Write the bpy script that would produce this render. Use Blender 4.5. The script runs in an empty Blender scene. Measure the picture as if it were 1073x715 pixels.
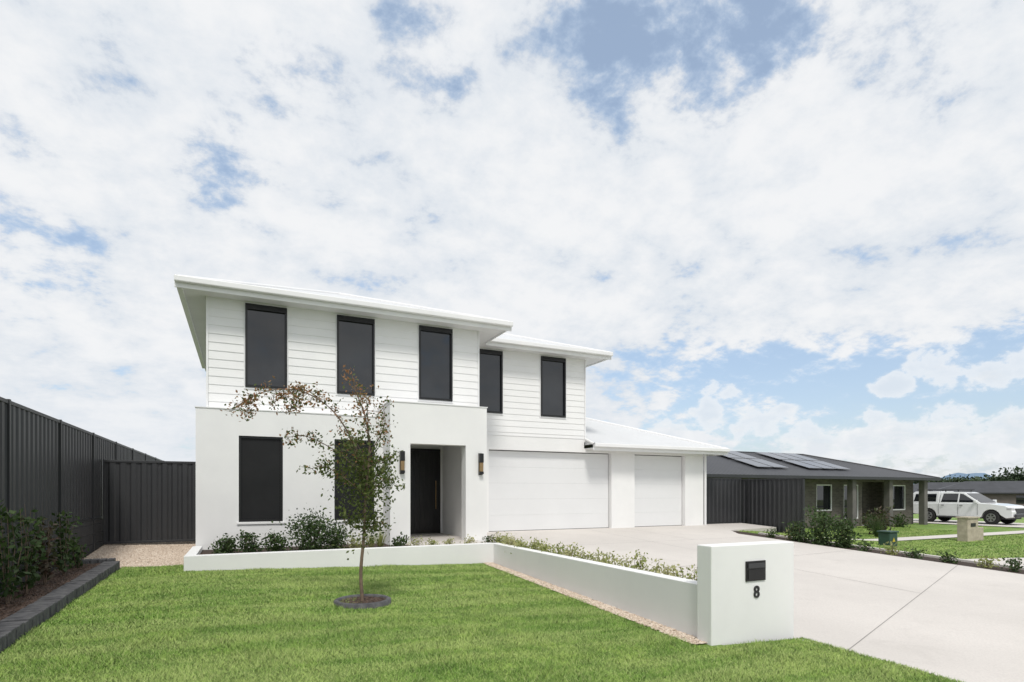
import bpy, math, random
import numpy as np
from mathutils import Vector, Matrix
random.seed(7); rng=np.random.default_rng(7)
scn=bpy.context.scene
scn.view_settings.view_transform='Standard'; scn.view_settings.look='None'; scn.view_settings.exposure=0
COL=scn.collection

# ------------------------------------------------------------ helpers
def link(ob,parent=None):
    COL.objects.link(ob)
    if parent is not None: ob.parent=parent
    return ob
def empty(name):
    e=bpy.data.objects.new(name,None); COL.objects.link(e); return e
def mesh(name,verts,faces,mat,parent=None,smooth=False,bevel=0):
    me=bpy.data.meshes.new(name); me.from_pydata([tuple(v) for v in verts],[],[tuple(f) for f in faces]); me.update()
    if mat: me.materials.append(mat)
    if smooth: me.polygons.foreach_set('use_smooth',[True]*len(me.polygons))
    ob=bpy.data.objects.new(name,me); link(ob,parent)
    if bevel:
        m=ob.modifiers.new('bev','BEVEL'); m.width=bevel; m.segments=2; m.limit_method='ANGLE'
    return ob
CF=[(0,3,2,1),(4,5,6,7),(0,1,5,4),(1,2,6,5),(2,3,7,6),(3,0,4,7)]
def bv(x0,x1,y0,y1,z0,z1):
    return [(x0,y0,z0),(x1,y0,z0),(x1,y1,z0),(x0,y1,z0),(x0,y0,z1),(x1,y0,z1),(x1,y1,z1),(x0,y1,z1)]
def box(name,x0,x1,y0,y1,z0,z1,mat,parent=None,bevel=0):
    return mesh(name,bv(x0,x1,y0,y1,z0,z1),CF,mat,parent,bevel=bevel)
def boxes(name,lst,mat,parent=None,bevel=0):
    V=[];F=[]
    for b in lst:
        o=len(V); V+=bv(*b); F+=[tuple(i+o for i in f) for f in CF]
    return mesh(name,V,F,mat,parent,bevel=bevel)
def np_mesh(name,co,nper,mat,parent=None):
    n=len(co); nf=n//nper
    me=bpy.data.meshes.new(name); me.vertices.add(n); me.vertices.foreach_set('co',co.astype(np.float32).ravel())
    me.loops.add(n); me.loops.foreach_set('vertex_index',np.arange(n,dtype=np.int32))
    me.polygons.add(nf); me.polygons.foreach_set('loop_start',np.arange(0,n,nper,dtype=np.int32))
    me.polygons.foreach_set('loop_total',np.full(nf,nper,dtype=np.int32)); me.update(calc_edges=True)
    me.materials.append(mat)
    ob=bpy.data.objects.new(name,me); return link(ob,parent)

class NT:
    def __init__(s,nt): s.nt=nt
    def n(s,t,**k):
        nd=s.nt.nodes.new(t)
        for a,b in k.items(): setattr(nd,a,b)
        return nd
    def set(s,inp,v):
        if isinstance(v,bpy.types.NodeSocket): s.nt.links.new(v,inp)
        else: inp.default_value=v
    def m(s,op,a,b=0.0,c=0.0,clamp=False):
        nd=s.n('ShaderNodeMath',operation=op,use_clamp=clamp)
        s.set(nd.inputs[0],a); s.set(nd.inputs[1],b); s.set(nd.inputs[2],c); return nd.outputs[0]
    def vm(s,op,a,b=(0,0,0),out=0):
        nd=s.n('ShaderNodeVectorMath',operation=op); s.set(nd.inputs[0],a); s.set(nd.inputs[1],b); return nd.outputs[out]
    def ss(s,v,a,b,o0=0.0,o1=1.0):
        nd=s.n('ShaderNodeMapRange',interpolation_type='SMOOTHSTEP'); s.set(nd.inputs[0],v)
        for i,x in enumerate((a,b,o0,o1)): s.set(nd.inputs[1+i],x)
        return nd.outputs[0]
    def noise(s,vec,scale,detail=4,rough=.55,dist=0.0):
        nd=s.n('ShaderNodeTexNoise'); s.set(nd.inputs['Vector'],vec); nd.inputs['Scale'].default_value=scale
        nd.inputs['Detail'].default_value=detail; nd.inputs['Roughness'].default_value=rough; nd.inputs['Distortion'].default_value=dist
        return nd.outputs[0]
    def mix(s,f,a,b):
        nd=s.n('ShaderNodeMix',data_type='RGBA'); s.set(nd.inputs[0],f)
        s.set(nd.inputs[6],a if isinstance(a,bpy.types.NodeSocket) else (*a[:3],1)); s.set(nd.inputs[7],b if isinstance(b,bpy.types.NodeSocket) else (*b[:3],1)); return nd.outputs[2]

def newmat(name):
    m=bpy.data.materials.new(name); m.use_nodes=True; t=NT(m.node_tree); p=m.node_tree.nodes['Principled BSDF']; return m,t,p
def mat(name,c1,c2=None,rough=.6,scale=3.0,bump=0.0,bscale=60.0,metal=0.0,spec=.5,detail=6,coat=0):
    m,t,p=newmat(name)
    co=t.n('ShaderNodeTexCoord').outputs['Object']
    if c2 is None: c2=tuple(x*.88 for x in c1)
    f=t.ss(t.noise(co,scale,detail,.6),.3,.7)
    t.set(p.inputs['Base Color'],t.mix(f,c1,c2))
    p.inputs['Roughness'].default_value=rough; p.inputs['Metallic'].default_value=metal; p.inputs['Specular IOR Level'].default_value=spec
    if coat: p.inputs['Coat Weight'].default_value=coat
    if bump:
        b=t.n('ShaderNodeBump'); b.inputs['Strength'].default_value=bump; b.inputs['Distance'].default_value=.01
        t.set(b.inputs['Height'],t.noise(co,bscale,5,.6)); t.set(p.inputs['Normal'],b.outputs[0])
    return m
def leafmat(name,ca,cb,cc=None,trans=.35,clump=2.0):
    m,t,p=newmat(name)
    r=t.n('ShaderNodeNewGeometry').outputs['Random Per Island']
    co=t.n('ShaderNodeTexCoord').outputs['Object']
    col=t.mix(r,ca,cb)
    if cc is not None: col=t.mix(t.ss(t.noise(co,clump,3),.45,.62),col,cc)
    t.set(p.inputs['Base Color'],col); p.inputs['Roughness'].default_value=.5; p.inputs['Specular IOR Level'].default_value=.3
    if trans>0:
        tr=t.n('ShaderNodeBsdfTranslucent'); t.set(tr.inputs[0],col)
        mx=t.n('ShaderNodeMixShader'); mx.inputs[0].default_value=trans
        out=m.node_tree.nodes['Material Output']
        m.node_tree.links.new(p.outputs[0],mx.inputs[1]); m.node_tree.links.new(tr.outputs[0],mx.inputs[2]); m.node_tree.links.new(mx.outputs[0],out.inputs[0])
    return m

# ------------------------------------------------------------ materials
M_render=mat('white_render',(.83,.83,.82),(.78,.78,.775),.75,.9,.3,220)
M_board=mat('white_weatherboard',(.83,.83,.825),(.80,.80,.80),.55,1.5,.05,90)
M_trim=mat('white_trim',(.82,.82,.82),(.78,.78,.785),.4,2)
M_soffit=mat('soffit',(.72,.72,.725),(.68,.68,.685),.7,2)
M_garage=mat('garage_door_white',(.745,.75,.755),(.72,.725,.73),.5,1.2,.08,120)
M_black=mat('black_frame',(.008,.008,.009),(.006,.006,.007),.35,4)
M_glass=mat('window_glass',(.006,.007,.009),(.016,.019,.023),.02,.9,spec=.85)  # broad paler patches in the base colour imitate uneven reflections
M_screen=mat('window_screen',(.009,.009,.010),(.014,.014,.015),.5,1.5,spec=.3)
M_door=mat('black_door',(.006,.006,.007),(.01,.01,.011),.35,2)
M_brass=mat('brass',(.35,.24,.12),(.28,.19,.1),.35,6,metal=.7)
M_charcoal=mat('charcoal_steel',(.038,.039,.042),(.030,.031,.034),.45,.8)
M_sleeper=mat('concrete_sleeper',(.045,.046,.048),(.03,.03,.032),.85,3,.4,60)
M_paver=mat('charcoal_paver',(.12,.12,.122),(.055,.055,.06),.9,9,.5,80)
M_mulch=mat('mulch',(.065,.042,.030),(.026,.017,.013),.95,26,1.0,70)
M_asphalt=mat('asphalt',(.055,.055,.056),(.042,.042,.044),.9,4,.5,200)
M_stone=mat('limestone_block',(.50,.44,.35),(.38,.33,.26),.85,6,.5,50)
M_green=mat('utility_green',(.03,.075,.055),(.025,.06,.045),.5,3)
M_yellow=mat('warning_yellow',(.6,.45,.03),None,.5,3)
M_bark=mat('bark',(.20,.145,.10),(.11,.08,.06),.85,14,.5,60)
M_white_car=mat('car_paint',(.78,.79,.80),(.77,.78,.79),.18,1,coat=.6)
M_tyre=mat('tyre',(.015,.015,.015),None,.85,4)
M_rim=mat('alloy_rim',(.45,.46,.47),None,.3,4,metal=.8)
M_light=mat('lamp_lens',(.5,.5,.52),None,.1,4)
M_red=mat('tail_lamp',(.35,.01,.01),None,.2,4)
M_grey=mat('grey_plastic',(.05,.05,.055),None,.6,4)
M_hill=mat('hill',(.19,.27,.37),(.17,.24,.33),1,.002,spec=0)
M_dbrick=mat('far_wall',(.20,.17,.15),(.15,.13,.12),.9,1)
M_droof=mat('far_roof',(.05,.052,.06),(.035,.037,.042),.6,1)
M_lroof=mat('far_roof_light',(.20,.20,.21),None,.7,1)
M_column=mat('rendered_column',(.15,.14,.13),(.12,.115,.11),.8,3)

def concrete():
    m,t,p=newmat('driveway_concrete'); co=t.n('ShaderNodeTexCoord').outputs['Object']
    a=t.ss(t.noise(co,.35,5,.6),.3,.7); c=t.mix(a,(.67,.63,.59),(.59,.555,.52))
    s=t.ss(t.noise(co,45,4,.7),.35,.65); c=t.mix(t.m('MULTIPLY',s,.3),c,(.42,.39,.37))
    st=t.ss(t.noise(co,1.7,6,.7,.6),.52,.75); c=t.mix(t.m('MULTIPLY',st,.38),c,(.46,.43,.40))
    t.set(p.inputs['Base Color'],c); p.inputs['Roughness'].default_value=.8
    b=t.n('ShaderNodeBump'); b.inputs['Strength'].default_value=.3; b.inputs['Distance'].default_value=.006
    t.set(b.inputs['Height'],t.noise(co,110,4,.6)); t.set(p.inputs['Normal'],b.outputs[0]); return m
M_conc=concrete()
def gravelmat():
    m,t,p=newmat('pebble_gravel'); co=t.n('ShaderNodeTexCoord').outputs['Object']
    v=t.n('ShaderNodeTexVoronoi'); t.set(v.inputs['Vector'],co); v.inputs['Scale'].default_value=38
    sep=t.n('ShaderNodeSeparateColor'); t.set(sep.inputs[0],v.outputs['Color'])
    c=t.mix(sep.outputs[0],(.62,.52,.41),(.42,.32,.23)); c=t.mix(t.ss(v.outputs['Distance'],.35,.75),c,(.14,.10,.07))
    t.set(p.inputs['Base Color'],c); p.inputs['Roughness'].default_value=.85
    b=t.n('ShaderNodeBump',invert=True); b.inputs['Strength'].default_value=1; b.inputs['Distance'].default_value=.02
    t.set(b.inputs['Height'],v.outputs['Distance']); t.set(p.inputs['Normal'],b.outputs[0]); return m
M_gravel=gravelmat()
M_pebble=leafmat('pebble',(.70,.61,.51),(.42,.32,.24),trans=0)
M_chip=leafmat('mulch_chip',(.11,.07,.05),(.035,.022,.016),trans=0)
def grassmat(name,blade):
    m,t,p=newmat(name); co=t.n('ShaderNodeTexCoord').outputs['Object']
    big=t.ss(t.noise(co,.6,3,.6,.4),.36,.64); mid=t.ss(t.noise(co,3.0,5,.7),.38,.62)
    mpx=t.n('ShaderNodeMapping'); mpx.inputs['Rotation'].default_value=(0,0,.12); mpx.inputs['Scale'].default_value=(.28,2.2,1); t.set(mpx.inputs[0],co)
    st=t.ss(t.noise(mpx.outputs[0],1.1,3,.55),.40,.60)
    c=t.mix(big,(.20,.35,.058),(.32,.46,.10)); c=t.mix(t.m('MULTIPLY',mid,.8),c,(.12,.235,.038)); c=t.mix(t.m('MULTIPLY',st,.55),c,(.40,.50,.16))
    if blade:
        r=t.n('ShaderNodeNewGeometry').outputs['Random Per Island']
        c=t.mix(t.m('MULTIPLY',t.ss(r,.55,1),.55),c,(.46,.50,.22)); c=t.mix(t.m('MULTIPLY',t.ss(r,.35,0),.65),c,(.06,.13,.025))
    else:
        c=t.mix(t.m('MULTIPLY',t.ss(t.noise(co,60,3,.7),.35,.65),.6),c,(.06,.12,.02))
    t.set(p.inputs['Base Color'],c); p.inputs['Roughness'].default_value=.6; p.inputs['Specular IOR Level'].default_value=.2
    if blade:
        g=t.n('ShaderNodeNewGeometry').outputs['Normal']
        nn=t.vm('NORMALIZE',t.vm('ADD',t.vm('MULTIPLY',g,(.7,.7,.7)),(0,0,.8))); t.set(p.inputs['Normal'],nn)
    else:
        b=t.n('ShaderNodeBump'); b.inputs['Strength'].default_value=1; b.inputs['Distance'].default_value=.03
        t.set(b.inputs['Height'],t.noise(co,70,4,.7)); t.set(p.inputs['Normal'],b.outputs[0])
    return m
M_turf=grassmat('turf',False); M_blade=grassmat('grass_blade',True)
def roofmat(name,c1,c2,axis,rough=.4,pitch=.076,strength=.8,dark=.45):
    m,t,p=newmat(name); co=t.n('ShaderNodeTexCoord').outputs['Object']
    sp=t.n('ShaderNodeSeparateXYZ'); t.set(sp.inputs[0],co)
    w=t.m('SINE',t.m('MULTIPLY',sp.outputs[axis],2*math.pi/pitch))
    b=t.n('ShaderNodeBump'); b.inputs['Strength'].default_value=strength; b.inputs['Distance'].default_value=.012
    t.set(b.inputs['Height'],w); t.set(p.inputs['Normal'],b.outputs[0])
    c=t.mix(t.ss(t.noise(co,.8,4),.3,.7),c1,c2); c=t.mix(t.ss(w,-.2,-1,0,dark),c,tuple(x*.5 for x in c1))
    t.set(p.inputs['Base Color'],c); p.inputs['Roughness'].default_value=rough; return m
M_wroofX=roofmat('white_roof_front',(.76,.77,.78),(.72,.73,.74),0,dark=.3); M_wroofY=roofmat('white_roof_side',(.76,.77,.78),(.72,.73,.74),1,dark=.3)
M_nroofX=roofmat('dark_roof_front',(.045,.046,.052),(.033,.034,.040),0,.5,.25); M_nroofY=roofmat('dark_roof_side',(.045,.046,.052),(.033,.034,.040),1,.5,.25)
def brickmat():
    m,t,p=newmat('grey_brick'); co=t.n('ShaderNodeTexCoord').outputs['Object']
    sp=t.n('ShaderNodeSeparateXYZ'); t.set(sp.inputs[0],co)
    cb=t.n('ShaderNodeCombineXYZ'); t.set(cb.inputs[0],t.m('ADD',sp.outputs[0],sp.outputs[1])); t.set(cb.inputs[1],sp.outputs[2])
    b=t.n('ShaderNodeTexBrick'); t.set(b.inputs['Vector'],cb.outputs[0]); b.inputs['Scale'].default_value=1
    b.inputs['Brick Width'].default_value=.24; b.inputs['Row Height'].default_value=.086; b.inputs['Mortar Size'].default_value=.006
    b.inputs['Color1'].default_value=(.135,.12,.105,1); b.inputs['Color2'].default_value=(.08,.07,.063,1); b.inputs['Mortar'].default_value=(.16,.15,.14,1)
    t.set(p.inputs['Base Color'],b.outputs[0]); p.inputs['Roughness'].default_value=.9; return m
M_brick=brickmat()
def solarmat():
    m,t,p=newmat('solar_panel'); co=t.n('ShaderNodeTexCoord').outputs['Object']
    c=t.mix(t.noise(co,2),(.02,.03,.06),(.03,.045,.08)); t.set(p.inputs['Base Color'],c); p.inputs['Roughness'].default_value=.12; p.inputs['Specular IOR Level'].default_value=.7; return m
M_solar=solarmat()
L_tree=leafmat('tree_leaf',(.15,.18,.05),(.06,.095,.026),(.10,.13,.035),.4,4)
L_red=leafmat('tree_leaf_red',(.40,.19,.11),(.22,.18,.07),(.30,.16,.08),.4,5)
L_shrub=leafmat('shrub_leaf',(.085,.13,.04),(.03,.06,.02),(.045,.08,.025),.25,5)
L_lime=leafmat('lime_leaf',(.40,.42,.15),(.20,.25,.07),(.48,.47,.24),.35,3)
L_dark=leafmat('dark_leaf',(.09,.055,.04),(.05,.05,.025),(.06,.08,.03),.25,4)
L_far=leafmat('far_leaf',(.065,.095,.045),(.03,.05,.025),(.045,.07,.035),0,.3)

# ------------------------------------------------------------ sky / light
SUN_EL=math.radians(55); SUN_AZ=math.radians(198)
w=bpy.data.worlds.new('World'); scn.world=w; w.use_nodes=True
nt=w.node_tree; nt.nodes.clear(); t=NT(nt)
tc=t.n('ShaderNodeTexCoord').outputs['Generated']
sky=t.n('ShaderNodeTexSky',sky_type='NISHITA'); sky.sun_disc=False; sky.sun_elevation=SUN_EL; sky.sun_rotation=SUN_AZ; sky.air_density=1.0; sky.dust_density=1.5; sky.ozone_density=1.2
bg1=t.n('ShaderNodeBackground'); t.set(bg1.inputs[0],sky.outputs[0]); bg1.inputs[1].default_value=.15
d=t.vm('NORMALIZE',tc); sp=t.n('ShaderNodeSeparateXYZ'); t.set(sp.inputs[0],d); X,Y,Z=sp.outputs
zc=t.m('ADD',t.m('MAXIMUM',Z,0.0),.34)
cb=t.n('ShaderNodeCombineXYZ'); t.set(cb.inputs[0],t.m('DIVIDE',X,zc)); t.set(cb.inputs[1],t.m('DIVIDE',Y,zc)); P=cb.outputs[0]
n1=t.noise(P,2.3,7,.60,.15); n2=t.noise(t.vm('ADD',P,(3.1,7.7,1.0)),9.0,6,.62,.1); n3=t.noise(t.vm('ADD',P,(9.1,2.7,4.0)),1.3,3,.5,.1)
def dirv(px,py):
    k=(px-536.5)/600; u=(515-py)/600; return (k*.904+.4274,-k*.4274+.904,u)
def lobe(v,c0,c1,amt):
    L=math.sqrt(sum(x*x for x in v)); dd=t.vm('DOT_PRODUCT',d,tuple(x/L for x in v),out=1)
    return t.ss(dd,c0,c1,0.0,amt)
base=t.m('ADD',t.m('MULTIPLY',t.m('SUBTRACT',n1,.5),4.6),t.m('MULTIPLY',t.m('SUBTRACT',n2,.5),5.0))
blue=lobe(dirv(740,-15),.975,1.0,.85)
for p_,c0,a in [((650,8),.994,.35),((845,18),.994,.5),((760,60),.996,.2),((560,10),.995,.35),((450,45),.995,.7),((300,75),.996,.6),((240,175),.994,.6),((15,262),.992,.65),((15,125),.995,.55),((960,60),.994,.45),((600,140),.996,.3)]:
    blue=t.m('ADD',blue,lobe(dirv(*p_),c0,1.0,a))
wob=t.m('MULTIPLY',t.m('SUBTRACT',n3,.5),.16); zw=t.m('ADD',Z,wob)
band=t.m('MULTIPLY',t.m('MULTIPLY',t.ss(zw,.28,.20),t.ss(X,.53,.73)),t.ss(Z,.05,.12,.4,1.0))
blue=t.m('ADD',blue,t.m('MULTIPLY',band,1.7))
dens=t.ss(t.m('SUBTRACT',t.m('ADD',base,1.45),blue),-.35,1.0,0.38,1.0)
nc=t.noise(t.vm('MULTIPLY',d,(1,1,1.4)),17,7,.6,.1); nw=t.m('SUBTRACT',nc,.5)
cum=None
for px,py,r in [(765,410,.030),(750,434,.042),(790,440,.05),(822,428,.024),(985,384,.042),(940,405,.030),(1040,392,.035),(1100,380,.06),(900,462,.055),(960,458,.06),(850,468,.05),(1020,465,.06),(1080,450,.06),(690,455,.05),(920,440,.035)]:
    v=dirv(px,py); L=math.sqrt(sum(x*x for x in v)); v=tuple(x/L for x in v)
    df=t.vm('MULTIPLY',t.vm('SUBTRACT',d,v),(1,1,1.45)); ln=t.vm('LENGTH',df,out=1)
    o=t.m('SUBTRACT',1.0,t.m('DIVIDE',ln,r*1.15)); cum=o if cum is None else t.m('MAXIMUM',cum,o)
cumv=t.m('ADD',cum,t.m('MULTIPLY',nw,3.4)); cmask=t.ss(cumv,-.02,.5)
haze=t.ss(Z,.13,.0,0,.8)
dens2=t.m('MAXIMUM',t.m('MAXIMUM',dens,t.m('MULTIPLY',cmask,.9)),haze)
shade=t.ss(t.m('ADD',t.m('MULTIPLY',n2,.5),t.m('MULTIPLY',n1,.6)),.42,.66)
ccol=t.mix(shade,(.73,.78,.84),(.90,.91,.925))
ccol=t.mix(t.ss(dens,.95,.40,0,.85),ccol,(.60,.76,.96))      # thin veil takes the sky's tint
ccol=t.mix(t.ss(Z,.25,.02,0,.5),ccol,(.79,.83,.88))
cc2=t.mix(t.ss(cumv,.15,1.2),(.91,.925,.94),(.77,.815,.865))
ccol=t.mix(t.m('MULTIPLY',cmask,.8),ccol,cc2)
bg2=t.n('ShaderNodeBackground'); t.set(bg2.inputs[0],ccol); bg2.inputs[1].default_value=1.0
mx=t.n('ShaderNodeMixShader'); t.set(mx.inputs[0],dens2); nt.links.new(bg1.outputs[0],mx.inputs[1]); nt.links.new(bg2.outputs[0],mx.inputs[2])
out=t.n('ShaderNodeOutputWorld'); nt.links.new(mx.outputs[0],out.inputs[0])
sl=bpy.data.lights.new('sun','SUN'); sl.energy=2.3; sl.angle=math.radians(12); sl.color=(1,.96,.90)
so=bpy.data.objects.new('sun',sl); COL.objects.link(so)
sd=Vector((math.sin(SUN_AZ)*math.cos(SUN_EL),math.cos(SUN_AZ)*math.cos(SUN_EL),math.sin(SUN_EL)))
so.rotation_euler=sd.to_track_quat('Z','Y').to_euler()

# ------------------------------------------------------------ terrain
def zl(x,y): return -.03*x+.014*y
def zd(y): return -.14+.045*(min(y,16.2)-4.7)
def sst(a,b,x):
    u=max(0,min(1,(x-a)/(b-a))); return u*u*(3-2*u)
def zn(x,y):
    k=sst(14.3,22,x); return (zd(y)-.02)*(1-k)+(-.25)*k
g=[(-3000,-60,-.62),(6000,-60,-.62),(6000,6000,-.62),(-3000,6000,-.62)]
M_ground=mat('paddock_grass',(.14,.17,.07),(.10,.13,.05),.95,.05)
mesh('ground',g,[(0,1,2,3)],M_ground)
lawn=[(-1.95,-3),(5.9,-3),(5.9,4.2),(5.86,4.45),(5.75,4.6),(4.75,4.66),(4.66,4.9),(4.93,11.58),(-.92,11.58),(-.92,12.3),(-1.95,12.3)]
mesh('front_lawn',[(x,y,zl(x,y)) for x,y in lawn],[tuple(range(len(lawn)))],M_turf)
drv=[(5.9,-3),(14.3,-3),(14.3,13.4),(14.9,14.3),(17.45,14.6),(17.45,16.2),(5.7,16.2),(5.7,12.9),(5.6,12.9),(5.6,4.8),(5.9,4.8)]
def zdp(x,y): return zd(y)
mesh('driveway',[(x,y,zd(y)) for x,y in drv]+[(x,y,zd(y)-.6) for x,y in drv],[tuple(range(len(drv)))]+[(i,i+len(drv),(i+1)%len(drv)+len(drv),(i+1)%len(drv)) for i in range(len(drv))],M_conc)
def strip(name,a,b,wd,zf,lift,m,par=None):
    a=Vector((*a,0)); b=Vector((*b,0)); nrm=Vector((-(b-a).y,(b-a).x,0)).normalized()*wd/2
    p=[a+nrm,a-nrm,b-nrm,b+nrm]; return mesh(name,[(q.x,q.y,zf(q.x,q.y)+lift) for q in p],[(0,3,2,1)],m,par)
M_joint=mat('joint',(.26,.25,.24),None,.9)
jt=empty('driveway_joints')
for a,b in [((5.95,4.1),(14.25,7.2)),((5.65,8.9),(14.25,9.6)),((5.65,12.6),(14.25,12.6)),((10.2,5.7),(10.2,15.8)),((11.7,12.6),(11.7,15.8))]:
    strip('joint',a,b,.009,zdp,.004,M_joint,jt)
def grid(name,x0,x1,y0,y1,nx,ny,zf,m,par=None):
    V=[(x0+(x1-x0)*i/nx,y0+(y1-y0)*j/ny,zf(x0+(x1-x0)*i/nx,y0+(y1-y0)*j/ny)) for j in range(ny+1) for i in range(nx+1)]
    F=[(j*(nx+1)+i,j*(nx+1)+i+1,(j+1)*(nx+1)+i+1,(j+1)*(nx+1)+i) for j in range(ny) for i in range(nx)]
    return mesh(name,V,F,m,par,True)
grid('neighbour_lawn',15.25,60,-3,60,60,60,zn,M_turf)
grid('garden_bed',14.3,15.25,-3,14.3,4,40,lambda x,y:zn(x,y)+.0,M_mulch)
grid('neighbour_driveway',35.6,40.6,-3,24,8,20,lambda x,y:zn(x,y)+.03,M_conc)
grid('footpath',15.3,60,6.6,7.7,40,2,lambda x,y:zn(x,y)+.03,M_conc)
grid('garden_path',17.7,35.6,13.0,13.9,30,2,lambda x,y:zn(x,y)+.03,M_conc)
grid('street',-60,120,-12,-4,4,2,lambda x,y:-.35,M_asphalt)
boxes('kerb',[(-60,120,-4,-3.8,-.6,-.2)],M_conc)
V=[];F=[];N=36
for i in range(N+1):
    y=-3+16.4*i/N; z=zn(15.25,y)+.05
    V+=[(15.18,y,z-.3),(15.18,y,z),(15.3,y,z),(15.3,y,z-.3)]
for i in range(N):
    o=4*i; F+=[(o,o+1,o+5,o+4),(o+1,o+2,o+6,o+5),(o+2,o+3,o+7,o+6)]
mesh('bed_edging',V,F,M_conc)
gv=[(-2.75,12.3,.24),(-.87,12.3,.20),(-.87,16,.42),(-2.75,16,.46)]
mesh('gravel_side_yard',gv,[(0,1,2,3)],M_gravel)
mesh('gravel_strip',[(4.45,4.75,zl(4.47,4.75)+.012),(4.66,4.75,zl(4.66,4.75)+.012),(5.02,11.6,zl(5,11.6)+.012),(4.79,11.6,zl(4.83,11.6)+.012)],[(0,1,2,3)],M_gravel)
def octs(name,pts,smin,smax,m,flat=.6,par=None):
    n=len(pts); s=rng.uniform(smin,smax,(n,3)); s[:,2]*=flat
    ax=np.array([[1,0,0],[0,1,0],[-1,0,0],[0,-1,0],[0,0,1],[0,0,-1]],float)
    th=rng.uniform(0,6.28,n); c,sn=np.cos(th),np.sin(th)
    v=ax[None]*s[:,None,:]; vx=v[...,0]*c[:,None]-v[...,1]*sn[:,None]; vy=v[...,0]*sn[:,None]+v[...,1]*c[:,None]
    v=np.stack([vx,vy,v[...,2]],-1)+pts[:,None,:]
    tri=np.array([[0,1,4],[1,2,4],[2,3,4],[3,0,4],[1,0,5],[2,1,5],[3,2,5],[0,3,5]])
    me=bpy.data.meshes.new(name); V=v.reshape(-1,3); T=(tri[None]+6*np.arange(n)[:,None,None]).reshape(-1,3)
    me.from_pydata(V.tolist(),[],T.tolist()); me.materials.append(m); ob=bpy.data.objects.new(name,me); link(ob,par); return ob
n=9000; px=rng.uniform(-2.72,-.9,n); py=rng.uniform(12.32,15.15,n); u=(py-12.3)/3.7
octs('pebbles',np.stack([px,py,(.24-.04*(px+2.75)/1.88)+.22*u],-1),.012,.028,M_pebble)
n=4200; u=rng.uniform(0,1,n); yy=4.75+u*6.85; xx=4.45+u*.36+rng.uniform(-.04,.20,n)
octs('border_pebbles',np.stack([xx,yy,zl(xx,yy)+.015],-1),.010,.024,M_pebble)

def blades(name,n,xr,yr,inside,zf,hmin,hmax,wd,m):
    x=rng.uniform(*xr,n); y=rng.uniform(*yr,n); k=inside(x,y); x=x[k]; y=y[k]; n=len(x)
    lump=.7+.65*(.5+.5*np.sin(x*5.1+np.sin(y*3.3)*1.7))*(.5+.5*np.sin(y*4.3+np.sin(x*2.9)*2.1))
    h=rng.uniform(hmin,hmax,n)*lump; th=rng.uniform(0,math.pi,n); la=rng.uniform(0,6.28,n); l=rng.uniform(.3,1.3,n)*h
    z=zf(x,y)-.004; wx=np.cos(th)*wd/2; wy=np.sin(th)*wd/2
    a=np.stack([x-wx,y-wy,z],-1); b=np.stack([x+wx,y+wy,z],-1); c=np.stack([x+np.cos(la)*l,y+np.sin(la)*l,z+h],-1)
    return np_mesh(name,np.stack([a,b,c],1).reshape(-1,3),3,m)
def inl(x,y):
    d_=x*.4274+y*.904; xr=np.where(y<4.6,5.93,4.45+(y-4.75)*.0526)
    return (x<xr)&(d_>3.2)
blades('lawn_grass',400000,(-1.94,5.93),(1.6,7.2),inl,zl,.018,.048,.0085,M_blade)
def inl2(x,y): return (x<4.45+(y-4.75)*.0526)&((y<11.58)|(x<-.92))
blades('lawn_grass_rear',170000,(-1.94,5.0),(7.2,12.33),inl2,zl,.018,.048,.012,M_blade)
zlnp=lambda x,y: (-.14+.045*(np.minimum(y,16.2)-4.7)-.02)*(1-(lambda u:u*u*(3-2*u))(np.clip((x-14.3)/7.7,0,1)))-.25*(lambda u:u*u*(3-2*u))(np.clip((x-14.3)/7.7,0,1))
blades('neighbour_grass',110000,(15.3,30),(4,18),lambda x,y:~(((y>6.55)&(y<7.75))|((y>12.95)&(y<13.95)&(x>17.5))),zlnp,.03,.06,.03,M_blade)

# ------------------------------------------------------------ foliage
def leaves(name,c,s,m,par=None,elong=2.0,up=0.0):
    n=len(c); a=rng.normal(size=(n,3)); a[:,2]+=up; a/=np.linalg.norm(a,axis=1)[:,None]
    b=np.cross(a,rng.normal(size=(n,3))); b/=np.linalg.norm(b,axis=1)[:,None]
    L=(s*elong/2)[:,None]; W=(s/2)[:,None]
    q=np.stack([c-a*L,c+b*W,c+a*L,c-b*W],1).reshape(-1,3)
    return np_mesh(name,q,4,m,par)
def tube(name,paths,m,par=None,seg=7):
    V=[];F=[]
    for pts,rad in paths:
        o=len(V)
        for i,p in enumerate(pts):
            p=Vector(p); q=Vector(pts[min(i+1,len(pts)-1)])-Vector(pts[max(i-1,0)]); q.normalize()
            u=q.orthogonal().normalized(); v=q.cross(u)
            for k in range(seg):
                an=2*math.pi*k/seg; V.append(p+(u*math.cos(an)+v*math.sin(an))*rad[i])
        for i in range(len(pts)-1):
            for k in range(seg):
                a=o+i*seg+k; b=o+i*seg+(k+1)%seg; F.append((a,b,b+seg,a+seg))
    return mesh(name,V,F,m,par,True)
def smooth(pts,n=5):
    P=[Vector(p) for p in pts]; P=[P[0]*2-P[1]]+P+[P[-1]*2-P[-2]]; out=[]
    for i in range(1,len(P)-2):
        for k in range(n):
            u=k/n; a,b,c,e=P[i-1:i+3]
            out.append(.5*((2*b)+(c-a)*u+(2*a-5*b+4*c-e)*u*u+(-a+3*b-3*c+e)*u**3))
    out.append(P[-2]); return out

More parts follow.
